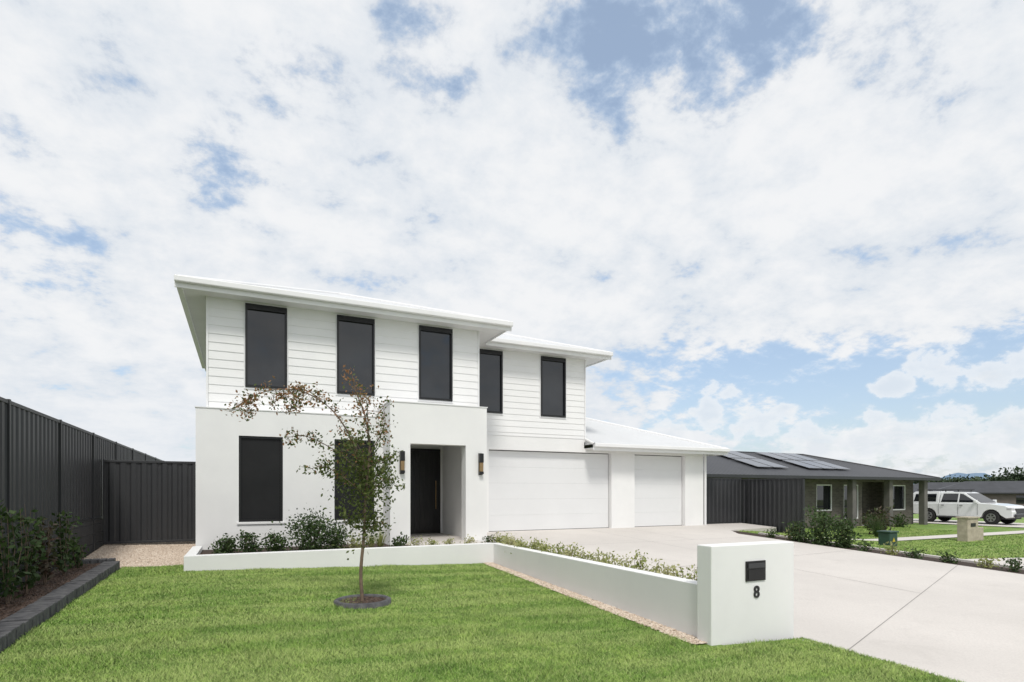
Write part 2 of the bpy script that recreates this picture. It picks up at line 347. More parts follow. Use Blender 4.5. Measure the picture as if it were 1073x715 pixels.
TX,TY=1.50,7.95; S=.0130
def tp(px,py,dp=0.0):
    r=(px-380)*S; return (TX+r*.904+dp*.4274, TY-r*.4274+dp*.904, 1.6+(515-py)*S)
tree=empty('crepe_myrtle_tree')
br=[([(380,634,0),(378,600,0),(381,560,.02),(383,520,.0),(386,480,.03),(387,460,.03)],.026,.013,0,0),
 ([(384,500,0),(374,468,-.1),(354,434,-.15),(326,414,-.15),(296,409,-.1),(268,416,-.1),(247,431,-.1)],.013,.004,.75,1),
 ([(354,434,-.15),(338,420,-.1),(318,408,-.05),(300,414,0),(282,424,0)],.007,.003,.7,1),
 ([(387,462,.03),(380,430,.05),(371,408,.05),(367,388,.05)],.012,.003,.85,1),
 ([(386,478,0),(396,455,.15),(400,440,.2),(398,424,.22)],.010,.003,.35,1),
 ([(384,505,0),(362,482,.1),(338,466,.2),(312,455,.25),(290,457,.25)],.010,.003,.35,1),
 ([(383,520,0),(366,502,-.2),(348,490,-.3),(336,492,-.35)],.009,.003,.1,1.4),
 ([(383,525,0),(398,510,-.2),(410,502,-.25),(416,508,-.25)],.009,.003,.05,1.4),
 ([(382,560,0),(392,550,-.05),(400,546,-.08)],.006,.002,.05,1),
 ([(385,490,0),(398,480,.2),(407,476,.3)],.009,.003,.1,1.3),
 ([(386,465,0),(388,436,-.15),(387,414,-.2)],.010,.003,.6,1),
 ([(384,505,0),(376,478,.25),(360,452,.35)],.010,.003,.2,1.4),
 ([(383,535,0),(370,545,.1),(362,548,.15)],.006,.002,.05,1),
 ([(383,515,0),(375,500,.3),(372,490,.4)],.009,.003,.05,1.4),
 ([(383,515,0),(390,495,.3),(395,485,.45)],.009,.003,.05,1.4),
 ([(384,500,0),(380,480,-.3),(376,462,-.45)],.009,.003,.15,1.4),
 ([(326,414,-.15),(316,424,-.2),(306,436,-.2)],.005,.002,.7,1),
 ([(268,416,-.1),(262,424,-.05),(258,432,0)],.004,.002,.8,1)]
paths=[];CG=[];CR=[]
for i,(pp,r0,r1,red,dn) in enumerate(br):
    sp_=smooth([tp(*p) for p in pp],5); n=len(sp_)
    paths.append((sp_,[r0+(r1-r0)*k/(n-1) for k in range(n)]))
    if i==0: continue
    for k in range(n//4,n):
        p=sp_[k]
        for _ in range(2):
            q=p+Vector((random.gauss(0,.055),random.gauss(0,.055),random.gauss(.005,.05)))
            paths.append(([p,q],[.003,.0015]))
            for _ in range(int(random.randint(5,11)*dn)):
                c=(q.x+random.gauss(0,.038),q.y+random.gauss(0,.038),q.z+random.gauss(-.005,.034))
                (CR if random.random()<red else CG).append(c)
tube('branches',paths,M_bark,tree)
for _ in range(1700):
    CG.append(tp(min(408,random.gauss(380,15)),random.gauss(500,27),random.gauss(0,.16)))
for _ in range(260): CG.append(tp(random.gauss(383,9),random.gauss(550,9),random.gauss(0,.08)))
CG=np.array(CG); CR=np.array(CR)
leaves('foliage',CG,rng.uniform(.020,.036,len(CG)),L_tree,tree,1.8)
leaves('tip_foliage',CR,rng.uniform(.020,.034,len(CR)),L_red,tree,1.8)
tr=empty('tree_ring_planter'); z0=zl(TX,TY)
V=[];F=[];N=40
for k in range(N):
    a=2*math.pi*k/N
    for r,z in [(.385,-.03),(.38,.055),(.35,.07),(.315,.06),(.31,-.03)]:
        V.append((TX+r*math.cos(a),TY+r*math.sin(a),z0+z))
for k in range(N):
    for j in range(4):
        a=k*5+j; b=((k+1)%N)*5+j; F.append((a,b,b+1,a+1))
mesh('ring',V,F,M_paver,tr,True)
mesh('mulch',[(TX+.33*math.cos(2*math.pi*k/24),TY+.33*math.sin(2*math.pi*k/24),z0+.035) for k in range(24)],[tuple(range(24))],M_mulch,tr)
th=rng.uniform(0,6.28,500); rr=.31*np.sqrt(rng.uniform(0,1,500)); octs('chips',np.stack([TX+rr*np.cos(th),TY+rr*np.sin(th),np.full(500,z0+.04)],-1),.008,.025,M_chip,.4,tr)

def shrub(name,x,y,z,w_,h,n,ls,m,stems=6,el=2.0,top=0.0,sp=.20):
    e=empty(name); pts=[];C=[]
    for k in range(stems):
        a=random.uniform(0,6.28); r=random.uniform(.2,1)*w_*.42; tip=Vector((x+r*math.cos(a),y+r*math.sin(a),z+h*random.uniform(.6,.98)))
        b=Vector((x+.1*r*math.cos(a),y+.1*r*math.sin(a),z)); md=(b+tip)/2+Vector((random.gauss(0,.03),random.gauss(0,.03),h*.08))
        pts.append(([b,md,tip],[.006,.004,.002]))
        for _ in range(n//stems):
            u=random.uniform(top,1.02); p=b.lerp(tip,u); s_=w_*sp*(.5+.7*math.sin(math.pi*min(u,1)))
            C.append((p.x+random.gauss(0,s_),p.y+random.gauss(0,s_),max(z+.01,p.z+random.gauss(0,s_*.8))))
    tube('stems',pts,M_bark,e,5); C=np.array(C); leaves('foliage',C,rng.uniform(.7,1.3,len(C))*ls,m,e,el,.3)
    return e
def tuft(name,x,y,z,w_,h,n,m):
    e=empty(name); a=rng.uniform(0,6.28,n); r=rng.uniform(.0,.5,n)*w_; hh=h*rng.uniform(.6,1,n)
    bx=x+.1*r*np.cos(a); by=y+.1*r*np.sin(a); tx=x+r*np.cos(a); ty=y+r*np.sin(a); wd=.006
    A=np.stack([bx-wd*np.sin(a),by+wd*np.cos(a),np.full(n,z)],-1); B=np.stack([bx+wd*np.sin(a),by-wd*np.cos(a),np.full(n,z)],-1); Cc=np.stack([tx,ty,z+hh],-1)
    np_mesh('blades',np.stack([A,B,Cc],1).reshape(-1,3),3,m,e); return e

# ------------------------------------------------------------ garden bed, walls, letterbox
gb=empty('front_garden_bed')
box('fill',-.86,5.56,11.78,13.74,-.1,.36,M_mulch,gb)
n=3500; octs('chips',np.stack([rng.uniform(-.84,5.5,n),rng.uniform(11.8,13.0,n),np.full(n,.365)],-1),.01,.035,M_chip,.4,gb)
n=1500; octs('white_pebbles',np.stack([rng.uniform(3.0,5.5,n),rng.uniform(12.0,12.54,n),np.full(n,.368)],-1),.015,.035,M_pebble,.5,gb)
wb=empty('low_garden_wall')
box('front_wall',-.92,5.04,11.6,11.779,-.3,.455,M_render,wb,.008)
a0=(4.66,4.90);a1=(4.85,4.90);b1=(5.23,11.8);b0=(5.043,11.8)
mesh('side_wall',[(a0[0],a0[1],-.4),(a1[0],a1[1],-.4),(b1[0],b1[1],-.4),(b0[0],b0[1],-.4),(a0[0],a0[1],.55),(a1[0],a1[1],.55),(b1[0],b1[1],.445),(b0[0],b0[1],.445)],CF,M_render,wb,bevel=.008)
box('end_return',-.92,-.74,11.781,13.7,-.2,.45,M_render,wb,.008)
mesh('planting_strip',[(4.86,4.9,zd(4.9)+.03),(5.6,4.9,zd(4.9)+.03),(5.6,12.5,zd(12.5)+.03),(5.24,12.5,zd(12.5)+.03)],[(0,1,2,3)],M_mulch)
mb=empty('letterbox_pillar')
box('pillar',4.60,5.89,4.68,4.90,-.4,1.005,M_render,mb,.01)
box('letterbox_frame',5.10,5.405,4.664,4.679,.59,.815,M_black,mb,.003)
box('slot_flap',5.125,5.38,4.652,4.663,.735,.79,M_grey,mb,.003)
box('letterbox_door',5.125,5.38,4.656,4.6635,.61,.72,M_black,mb,.002)
fc=bpy.data.curves.new('number_eight','FONT'); fc.body='8'; fc.size=.19; fc.extrude=.006; fc.offset=.002; fc.align_x='CENTER'; fc.materials.append(M_black)
fo=bpy.data.objects.new('number_eight',fc); link(fo,mb); fo.location=(5.27,4.672,.40); fo.rotation_euler=(math.pi/2,0,0)

for x,w_,h,nn,kind in [(-.3,.48,.34,650,0),(.18,.46,.38,700,0),(.62,.48,.38,700,0),(1.32,.95,.76,2300,0),(1.80,.6,.5,900,0),(2.25,.5,.28,500,1),(2.75,.40,.36,300,2),(2.55,.34,.3,240,2),(3.05,.4,.26,380,0),(3.4,.36,.22,300,1),(3.80,.30,.19,260,1),(4.15,.30,.20,260,1),(4.6,.30,.19,260,1),(5.1,.34,.22,300,1)]:
    yy=12.55 if x<3 else 12.15
    if kind==0: shrub('garden_shrub',x,yy,.36,w_,h,nn,.037,L_shrub,9,1.6)
    elif kind==1: shrub('lime_shrub',x,yy-.1,.36,w_,h,nn,.025,L_shrub if random.random()<.4 else L_lime,8,1.6)
    else: tuft('strappy_plant',x,yy,.36,w_*1.4,h*1.3,150,L_lime)
for k in range(19):
    y=5.35+k*.37; x=5.27+random.uniform(-.04,.06)
    h=.69-.20*(k/18)+random.uniform(-.05,.06)
    shrub('hedge_shrub',x,y,zd(y)+.03,.40,h-(zd(y)+.02)*.55,440,.026,L_lime,8,2.0,.35)
lb=empty('side_garden_bed')
mesh('mulch_fill',[(-2.74,-3,zl(-2.2,-3)+.10),(-2.1,-3,zl(-2.1,-3)+.10),(-2.1,12.2,zl(-2.1,12.2)+.10),(-2.74,12.2,zl(-2.2,12.2)+.10)],[(0,1,2,3)],M_mulch,lb)
n=5000; xx=rng.uniform(-2.7,-2.2,n); yy=rng.uniform(5.5,12.1,n); octs('chips',np.stack([xx,yy,zl(-2.2,yy)+.105],-1),.01,.04,M_chip,.4,lb)
bl=[]; y=3.0
while y<12.2:
    j=random.uniform(-.006,.006); zz_=zl(-2.0,y)
    bl.append((-2.19+j,-1.95+j,y,y+.105,zz_-.2,zz_+.135+random.uniform(-.005,.005))); y+=.118
x=-2.05
while x>-2.7: bl.append((x-.105,x,12.21,12.42,.05,.40)); x-=.118
boxes('paver_edging',bl,M_paver,None,.008)
for x,y,w_,h,nn,m_ in [(-2.45,9.15,.42,1.2,300,L_shrub),(-2.45,9.9,.40,1.05,240,L_dark),(-2.45,10.8,.40,1.0,240,L_shrub),(-2.45,11.6,.35,.55,150,L_shrub),(-2.45,8.5,.45,1.25,300,L_shrub)]:
    shrub('side_shrub',x,y,zl(-2.2,y)+.1,w_,h,nn,.045,m_,8,1.9,.12,.13)
for y,w_,h,nn in [(10.9,.75,1.1,1100),(10.2,.6,.8,700),(11.6,.5,.6,400)]:
    shrub('driveway_shrub',14.75,y,zn(14.7,y),w_,h,nn,.05,L_shrub,9,1.8)
for k in range(14):
    y=4.5+k*.62+random.uniform(-.1,.1)
    if y<13: shrub('border_plant',14.75+random.uniform(-.15,.15),y,zn(14.7,y),.38,random.uniform(.18,.34),200,.035,random.choice([L_shrub,L_lime,L_shrub]),6,1.8)
shrub('maroon_shrub',24.5,15.3,zn(24.5,15.3),1.0,1.2,500,.07,L_dark,8,2.5)
for x in (20.5,22.3,26,28.5,31): shrub('neighbour_shrub',x,18.3,zn(x,18.3),.9,random.uniform(.5,.95),350,.07,L_shrub,8,1.8)
tuft('strappy_plant',23.2,14.6,zn(23,14.6),1.3,1.1,200,L_shrub)

# ------------------------------------------------------------ fences
def fence(name,p0,p1,zb,zt,m=M_charcoal,post=2.38,plinth=None,face=1):
    e=empty(name); p0=Vector((*p0,0)); p1=Vector((*p1,0)); L=(p1-p0).length; u=(p1-p0)/L; nrm=Vector((-u.y,u.x,0))
    V=[];F=[];s=0;prof=[]
    per=.20
    while s<L:
        for ds,o in [(0,0),(.035,.022),(.085,.022),(.12,0)]:
            if s+ds<=L: prof.append((s+ds,o))
        s+=per
    prof.append((L,0))
    for s_,o in prof:
        q=p0+u*s_+nrm*(o-.011); V+= [(q.x,q.y,zb+.04),(q.x,q.y,zt-.04)]
    for i in range(len(prof)-1): F.append((2*i,2*i+2,2*i+3,2*i+1))
    mesh('panels',V,F,m,e)
    def bar(s0,s1,hw,za,zc,nm):
        a=p0+u*s0; b=p0+u*s1; q=[a+nrm*hw,a-nrm*hw,b-nrm*hw,b+nrm*hw]
        mesh(nm,[(v.x,v.y,za) for v in q]+[(v.x,v.y,zc) for v in q],CF,m if nm!='sleeper' else M_sleeper,e,bevel=.003)
    bar(0,L,.022,zt-.05,zt,'top_rail'); bar(0,L,.022,zb,zb+.05,'bottom_rail')
    s=0
    while s<=L+.01:
        a=max(0,s-.03); bar(a,min(L,s+.03),.032,zb if plinth is None else plinth,zt+.012,'post'); s+=post
    if plinth is not None:
        z=plinth
        while z<zb-.02:
            bar(.01,L-.01,.02,z,min(z+.2,zb)-.008,'sleeper'); z+=.2
    return e
fence('steel_fence',(-2.78,2.5),(-2.78,26.3),1.0,2.80,plinth=.12)
fence('steel_fence',(-2.74,15.2),(-.88,15.2),.44,2.29)
fence('steel_fence',(15.26,16.35),(17.6,16.35),.33,2.10)
fence('steel_fence',(17.62,13.6),(17.62,30),.02,2.07)

# ------------------------------------------------------------ the white house
H=empty('white_house'); Fz=.365
def wall_open(name,x0,x1,y0,y1,z0,z1,ops,m,par):
    xs=sorted({x0,x1,*[o[0] for o in ops],*[o[1] for o in ops]}); V=[];F=[]
    zs=sorted({z0,z1,*[o[2] for o in ops],*[o[3] for o in ops]}); xs=[x for x in xs if x0<=x<=x1]; zs=[z for z in zs if z0<=z<=z1]
    def hole(i,j):
        if i<0 or j<0 or i>=len(xs)-1 or j>=len(zs)-1: return True
        cx=(xs[i]+xs[i+1])/2; cz=(zs[j]+zs[j+1])/2
        return any(o[0]<cx<o[1] and o[2]<cz<o[3] for o in ops)
    def q(*p):
        o=len(V); V.extend(p); F.append((o,o+1,o+2,o+3))
    for i in range(len(xs)-1):
        for j in range(len(zs)-1):
            if hole(i,j): continue
            a,b,c,d_=xs[i],xs[i+1],zs[j],zs[j+1]
            q((a,y0,c),(b,y0,c),(b,y0,d_),(a,y0,d_)); q((b,y1,c),(a,y1,c),(a,y1,d_),(b,y1,d_))
            if hole(i-1,j): q((a,y1,c),(a,y0,c),(a,y0,d_),(a,y1,d_))
            if hole(i+1,j): q((b,y0,c),(b,y1,c),(b,y1,d_),(b,y0,d_))
            if hole(i,j-1): q((a,y1,c),(b,y1,c),(b,y0,c),(a,y0,c))
            if hole(i,j+1): q((a,y0,d_),(b,y0,d_),(b,y1,d_),(a,y1,d_))
    return mesh(name,V,F,m,par)
def boards(name,x0,x1,yf,z0,z1,rh,zref,ops,par,m=M_board):
    V=[];F=[]; k=math.floor((z0-zref)/rh); z=zref+k*rh
    while z<z1-.001:
        a=max(z,z0); b=min(z+rh,z1); seg=[(x0,x1)]
        for o in ops:
            if o[2]<(a+b)/2<o[3]:
                ns=[]
                for s0,s1 in seg:
                    if o[1]<=s0 or o[0]>=s1: ns.append((s0,s1)); continue
                    if o[0]>s0: ns.append((s0,o[0]))
                    if o[1]<s1: ns.append((o[1],s1))
                seg=ns
        fa=(a-z)/rh; fb=(b-z)/rh; dpt=.013
        for s0,s1 in seg:
            ya=yf+dpt*fa; yb=yf+dpt*fb; o=len(V)
            V+=[(s0,ya,a),(s1,ya,a),(s1,yf+.08,a),(s0,yf+.08,a),(s0,yb,b),(s1,yb,b),(s1,yf+.08,b),(s0,yf+.08,b)]
            F+=[tuple(i+o for i in f) for f in CF]
        z+=rh
    return mesh(name,V,F,m,par)
def window(x0,x1,yf,z0,z1,glass,par,head=.12,proud=.045):
    f=.045
    boxes('window_frame',[(x0,x0+f,yf-proud,yf+.06,z0,z1),(x1-f,x1,yf-proud,yf+.06,z0,z1),(x0+f,x1-f,yf-proud,yf+.06,z0,z0+f),(x0+f,x1-f,yf-proud,yf+.06,z1-head,z1)],M_black,par)
    box('window_pane',x0+f,x1-f,yf+.02,yf+.055,z0+f,z1-head,glass,par)
YL=13.75; ops=[(-.05,.84,.93,2.81),(1.95,2.87,.93,2.81)]
wall_open('lower_front_wall',-.87,3.075,YL,YL+.12,.1,3.37,ops,M_render,H)
for o in ops:
    window(o[0],o[1],YL+.05,o[2],o[3],M_screen,H,.05,.01)
    box('window_sill',o[0]-.04,o[1]+.04,YL-.03,YL-.001,o[2]-.05,o[2]-.002,M_render,H,.004)
box('lower_core',-.87,3.2,YL+.121,22.6,.1,3.368,M_render,H)
box('lower_core_right',3.201,5.74,15.72,22.6,.1,3.34,M_render,H)
box('ledge_cap',-.885,3.07,YL-.015,14.27,3.371,3.392,M_trim,H)
YU=14.28; RH=.188; W0=3.97; W1=W0+10*RH
opsU=[(.08,.96,W0,W1),(2.08,2.98,W0,W1),(4.11,5.01,W0,W1)]
boards('weatherboards_left',-.66,5.74,YU,3.393,5.90,RH,W0,opsU,H)
for o in opsU: window(o[0],o[1],YU+.005,o[2],o[3],M_glass,H)
for o in opsU:
    boxes('window_trim',[(o[0]-.03,o[0]-.001,YU-.012,YU+.05,o[2]-.02,o[3]+.02),(o[1]+.001,o[1]+.03,YU-.012,YU+.05,o[2]-.02,o[3]+.02),(o[0]-.03,o[1]+.03,YU-.014,YU+.05,o[2]-.05,o[2]-.021)],M_trim,H)
boxes('corner_trims',[(-.70,-.661,YU-.02,YU+.10,3.393,5.898),(5.741,5.775,YU-.02,YU+.10,3.393,5.898)],M_trim,H)
box('upper_core_left',-.66,5.739,YU+.081,22.55,3.393,5.898,M_board,H)
wall_open('portico_front',3.07,5.46,13.0,13.3,.1,3.65,[(3.54,4.91,.05,2.71)],M_render,H)
box('portico_left_side',3.078,3.30,13.301,YL-.002,.1,3.648,M_render,H)
box('portico_roof_infill',3.301,5.458,13.301,14.278,2.9,3.646,M_render,H)
box('portico_left_cheek',3.078,3.30,YL-.001,14.278,3.40,3.648,M_render,H)
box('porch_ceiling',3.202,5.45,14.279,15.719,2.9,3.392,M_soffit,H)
box('porch_right_wall',5.22,5.455,13.301,15.719,.1,2.899,M_render,H)
box('portico_cap',3.05,5.48,12.985,14.27,3.651,3.672,M_trim,H)
box('porch_floor',3.202,5.219,12.98,15.719,.1,.405,M_conc,H)
box('porch_step',3.45,5.5,12.55,12.979,.1,.385,M_conc,H)
box('door_surround_left',4.17,4.249,15.66,15.72,.405,2.80,M_black,H)
box('front_door',4.25,5.10,15.675,15.72,.41,2.74,M_door,H)
boxes('door_grooves',[(4.25+.14*i,4.257+.14*i,15.668,15.6745,.45,2.70) for i in range(1,6)],M_black,H)
box('door_head',4.25,5.10,15.66,15.72,2.741,2.80,M_black,H)
box('door_surround_right',5.101,5.14,15.66,15.72,.405,2.80,M_black,H)
box('door_handle',4.98,5.005,15.61,15.635,1.1,1.9,M_brass,H,.004)
for sx in (3.34,5.29):
    s=empty('wall_sconce'); s.parent=H
    box('backplate',sx-.055,sx+.055,12.985,12.999,2.0,2.53,M_black,s,.002)
    box('lamp_body',sx-.05,sx+.05,12.90,12.984,2.30,2.52,M_black,s,.006)
    box('lamp_glass',sx-.042,sx+.042,12.908,12.984,2.08,2.299,M_brass,s,.006)
    box('lamp_base',sx-.05,sx+.05,12.90,12.984,2.02,2.079,M_black,s,.004)
YG=15.9; G1=(6.74,11.2,.05,2.87); G2=(12.15,14.38,.05,2.87)
wall_open('garage_wall_main',5.741,10.12,YG,YG+.22,.05,3.303,[G1],M_render,H)
wall_open('garage_wall_side',10.121,15.24,YG,YG+.22,.05,3.0,[G1,G2],M_render,H)
box('garage_core',5.741,15.2,YG+.221,23.4,.05,2.99,M_render,H)
box('garage_core_end',15.201,15.24,YG+.221,23.4,.05,2.99,M_render,H)
box('left_return_wall',5.46,5.74,15.0,15.899,.1,3.39,M_render,H)
for nm,g_ in (('garage_door_double',G1),('garage_door_single',G2)):
    zs=[.372+i*(2.845-.372)/5 for i in range(6)]
    boxes(nm,[(g_[0]+.02,g_[1]-.02,YG+.16,YG+.20,zs[i]+.001,zs[i+1]-.001) for i in range(5)],M_garage,H)
    box(nm+'_seal',g_[0]+.012,g_[1]-.012,YG+.156,YG+.159,.345,.385,M_grey,H)
    box(nm+'_shadow_gap',g_[0]+.001,g_[1]-.001,YG+.201,YG+.219,.345,2.869,M_grey,H)
opsR=[(6.30,7.18,W0,W1),(8.50,9.40,W0,W1)]
boards('weatherboards_right',5.776,10.12,YG-.02,3.304,5.90,RH,W0,opsR,H)
for o in opsR:
    window(o[0],o[1],YG-.015,o[2],o[3],M_glass,H)
    boxes('window_trim',[(o[0]-.03,o[0]-.001,YG-.032,YG+.03,o[2]-.02,o[3]+.02),(o[1]+.001,o[1]+.03,YG-.032,YG+.03,o[2]-.02,o[3]+.02),(o[0]-.03,o[1]+.03,YG-.034,YG+.03,o[2]-.05,o[2]-.021)],M_trim,H)
box('upper_core_right',5.741,10.12,YG+.061,22.9,3.304,5.898,M_board,H)
box('corner_trim_right',10.121,10.16,YG-.04,YG+.08,3.2,5.898,M_trim,H)
ZG=6.09
def gutter(par,segs,zt,h=.125,d_=.11):
    for (xa,ya,xb,yb,side) in segs:
        nx,ny=side
        def rect(o0,o1,z0,z1,nm,m,bev=.0):
            xs=sorted([xa+nx*o0,xb+nx*o1]) if nx else sorted([xa,xb]); ys=sorted([ya+ny*o0,yb+ny*o1]) if ny else sorted([ya,yb])
            box(nm,xs[0],xs[1],ys[0],ys[1],z0,z1,m,par,bev)
        rect(-.03,0,zt-.225,zt-.02,'fascia',M_trim)
        rect(.001,d_,zt-h,zt,'gutter',M_trim,.018)
E0=(-1.15,6.40,13.79,23.1)
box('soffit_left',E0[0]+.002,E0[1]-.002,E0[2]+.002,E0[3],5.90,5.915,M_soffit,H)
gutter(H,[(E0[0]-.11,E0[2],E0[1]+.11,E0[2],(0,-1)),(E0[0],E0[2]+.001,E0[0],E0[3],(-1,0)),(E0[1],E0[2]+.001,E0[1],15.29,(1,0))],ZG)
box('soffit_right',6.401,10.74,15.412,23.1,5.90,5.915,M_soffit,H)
gutter(H,[(6.44,15.41,10.85,15.41,(0,-1)),(10.74,15.411,10.74,23.1,(1,0))],ZG)
def hip(name,x0,x1,y0,y1,z,tanp,mx,my,par,openleft=False):
    hd=(y1-y0)/2; hx=(x1-x0)/2
    if hx>=hd or openleft:
        r0=(x0+(0 if openleft else hd),(y0+y1)/2,z+hd*tanp); r1=(x1-hd,(y0+y1)/2,z+hd*tanp)
    else:
        r0=((x0+x1)/2,y0+hx,z+hx*tanp); r1=((x0+x1)/2,y1-hx,z+hx*tanp)
    V=[(x0,y0,z),(x1,y0,z),(x1,y1,z),(x0,y1,z),r0,r1]
    if hx>=hd or openleft:
        ff=[(0,1,5,4),(2,3,4,5)]; sf=[(1,2,5),(3,0,4)]
    else:
        ff=[(0,1,4),(2,3,5)]; sf=[(1,2,5,4),(3,0,4,5)]
    a=mesh(name+'_front_slopes',V,ff,mx,par); b=mesh(name+'_side_slopes',V,sf,my,par)
    cap=[]
    for i,j in ((0,4),(1,5 if len(ff[0])==4 else 4),(4,5),(2,5),(3,4 if len(ff[0])==4 else 5)):
        cap.append(([Vector(V[i])+Vector((0,0,.005)),Vector(V[j])+Vector((0,0,.005))],[.045,.045]))
    tube(name+'_ridge_caps',cap,par_mat,par,6)
par_mat=M_trim
hip('roof_left',-1.20,6.45,13.74,23.15,ZG-.03,.364,M_wroofX,M_wroofY,H)
hip('roof_right',2.0,10.80,15.36,23.12,ZG-.032,.364,M_wroofX,M_wroofY,H)
ZG2=3.14
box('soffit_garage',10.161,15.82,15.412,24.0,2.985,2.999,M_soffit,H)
gutter(H,[(10.165,15.41,15.93,15.41,(0,-1)),(15.82,15.411,15.82,24.0,(1,0))],ZG2,.12)
hip('garage_roof',10.162,15.88,15.36,24.2,ZG2-.03,.364,M_wroofX,M_wroofY,H,True)
box('downpipe',15.26,15.33,15.83,15.90,.2,2.98,M_trim,H,.015)

# ------------------------------------------------------------ neighbour house
NB=empty('brick_house'); par_mat=M_charcoal
nops=[(20.6,22.2,.6,1.95),(26.3,27.5,.6,1.95),(28.4,29.6,.15,1.95),(29.9,31.9,-.25,2.1),(32.5,33.7,.55,1.95)]
wall_open('front_wall',18.0,34.4,19.6,19.8,-.5,2.25,nops,M_brick,NB)
box('core',18.0,34.4,20.6,28,-.5,2.24,M_brick,NB)
boxes('side_returns',[(18.0,29.7,19.801,20.599,-.5,2.24),(32.1,34.4,19.801,20.599,-.5,2.24)],M_brick,NB)
for o in nops:
    if o[0]==29.9:
        box('front_door',30.5,31.4,20.55,20.599,-.3,1.85,M_black,NB); box('porch_slab',29.7,32.1,19.801,20.599,-.4,-.2,M_conc,NB)
    else:
        f=.06
        boxes('window_frame',[(o[0],o[0]+f,19.62,19.7,o[2],o[3]),(o[1]-f,o[1],19.62,19.7,o[2],o[3]),(o[0]+f,o[1]-f,19.62,19.7,o[2],o[2]+f),(o[0]+f,o[1]-f,19.62,19.7,o[3]-f,o[3])],M_soffit,NB)
        box('window_pane',o[0]+f,o[1]-f,19.66,19.69,o[2]+f,o[3]-f,M_glass,NB)
boxes('porch_piers',[(28.0,28.3,18.85,19.15,-.5,2.24),(31.0,31.3,18.85,19.15,-.5,2.24),(34.1,34.4,18.85,19.15,-.5,2.24)],M_column,NB)
box('soffit',17.5,34.95,18.62,28.1,2.245,2.26,M_soffit,NB)
boxes('gutter',[(17.4,35.05,18.5,18.619,2.20,2.34),(34.951,35.05,18.62,28.1,2.20,2.34),(17.4,17.499,18.62,28.1,2.20,2.34)],M_charcoal,NB)
hip('roof',17.45,35.0,18.55,28.2,2.33,.30,M_nroofX,M_nroofY,NB)
def on(x,y,l): return (x,y,2.33+.30*(y-18.55)+l)
for gx in (22.3,23.4,25.9,27.0,28.1):
    for gy in (19.7,21.45):
        for (l,ins,m_,nm) in ((.10,0,M_rim,'panel_frame'),(.104,.04,M_solar,'solar_panel')):
            x0,x1,y0,y1=gx+ins,gx+1.02-ins,gy+ins,gy+1.65-ins
            mesh(nm,[on(x0,y0,l),on(x1,y0,l),on(x1,y1,l),on(x0,y1,l)],[(0,1,2,3)],m_,NB)

ub=empty('utility_cabinet'); zz_=zn(17.3,10.5)
box('cabinet',17.08,17.46,10.38,10.72,zz_-.1,zz_+.40,M_green,ub,.02); box('lid',17.05,17.49,10.35,10.75,zz_+.401,zz_+.45,M_green,ub,.015)
mesh('warning_triangle',[(17.20,10.375,zz_+.14),(17.34,10.375,zz_+.14),(17.27,10.375,zz_+.27)],[(0,1,2)],M_yellow,ub)
sb=empty('stone_letterbox'); zz_=zn(24.3,11.9)
box('pillar',24.0,24.7,11.8,12.15,zz_-.1,zz_+.85,M_stone,sb,.015); box('cap',23.96,24.74,11.76,12.19,zz_+.851,zz_+.91,M_stone,sb,.01)
box('slot',24.2,24.5,11.785,11.799,zz_+.55,zz_+.68,M_black,sb); box('side_block',24.701,25.1,11.82,12.13,zz_-.1,zz_+.5,M_stone,sb,.015)

# ------------------------------------------------------------ pickup with canopy
CAR=empty('pickup_truck')
def prism(name,prof,w0,w1,zlo,zhi,m,bevel=.03):
    n=len(prof)
    def hw(z): u=max(0,min(1,(z-zlo)/(zhi-zlo))); return w0+(w1-w0)*u
    V=[(x,-hw(z),z) for x,z in prof]+[(x,hw(z),z) for x,z in prof]
    F=[tuple(range(n)),tuple(range(2*n-1,n-1,-1))]+[(i,i+n,(i+1)%n+n,(i+1)%n) for i in range(n)]
    return mesh(name,V,F,m,CAR,bevel=bevel)
def arch(cx,cz,r,a0,a1,k=9): return [(cx+r*math.cos(math.radians(a0+(a1-a0)*i/k)),cz+r*math.sin(math.radians(a0+(a1-a0)*i/k))) for i in range(k+1)]
prof=[(-2.58,.50),(-2.62,.62),(-2.60,1.10),(-1.0,1.13),(1.12,1.16),(1.6,1.13),(2.25,1.04),(2.50,.92),(2.60,.70),(2.58,.42),(2.30,.36)]
prof+=arch(1.62,.38,.45,0,180)[1:-1]+[(1.15,.38),(-1.10,.38)]+arch(-1.55,.38,.45,0,180)[1:-1]+[(-2.02,.45)]
prism('body',prof,.93,.90,.4,1.15,M_white_car)
prism('cab',[(-.98,1.10),(-.94,1.72),(-.75,1.79),(.10,1.78),(.28,1.73),(1.15,1.14)],.885,.70,1.12,1.78,M_white_car,.025)
prism('canopy',[(-2.56,1.10),(-2.50,1.70),(-2.35,1.80),(-1.02,1.82),(-1.01,1.10)],.885,.74,1.12,1.82,M_white_car,.025)
def sidewin(name,pts,w0,w1,zlo,zhi):
    for sgn in (-1,1):
        V=[]
        for x,z in pts:
            u=(z-zlo)/(zhi-zlo); V.append((x,sgn*(w0+(w1-w0)*u+.006),z))
        mesh(name,V,[tuple(range(len(pts)))],M_glass,CAR)
sidewin('front_side_window',[(.05,1.20),(.92,1.20),(.22,1.66),(.05,1.69)],.885,.70,1.12,1.78)
sidewin('rear_side_window',[(-.88,1.20),(-.03,1.20),(-.03,1.69),(-.80,1.69)],.885,.70,1.12,1.78)
sidewin('canopy_window',[(-2.38,1.22),(-1.15,1.22),(-1.15,1.68),(-2.30,1.66)],.885,.74,1.12,1.82)
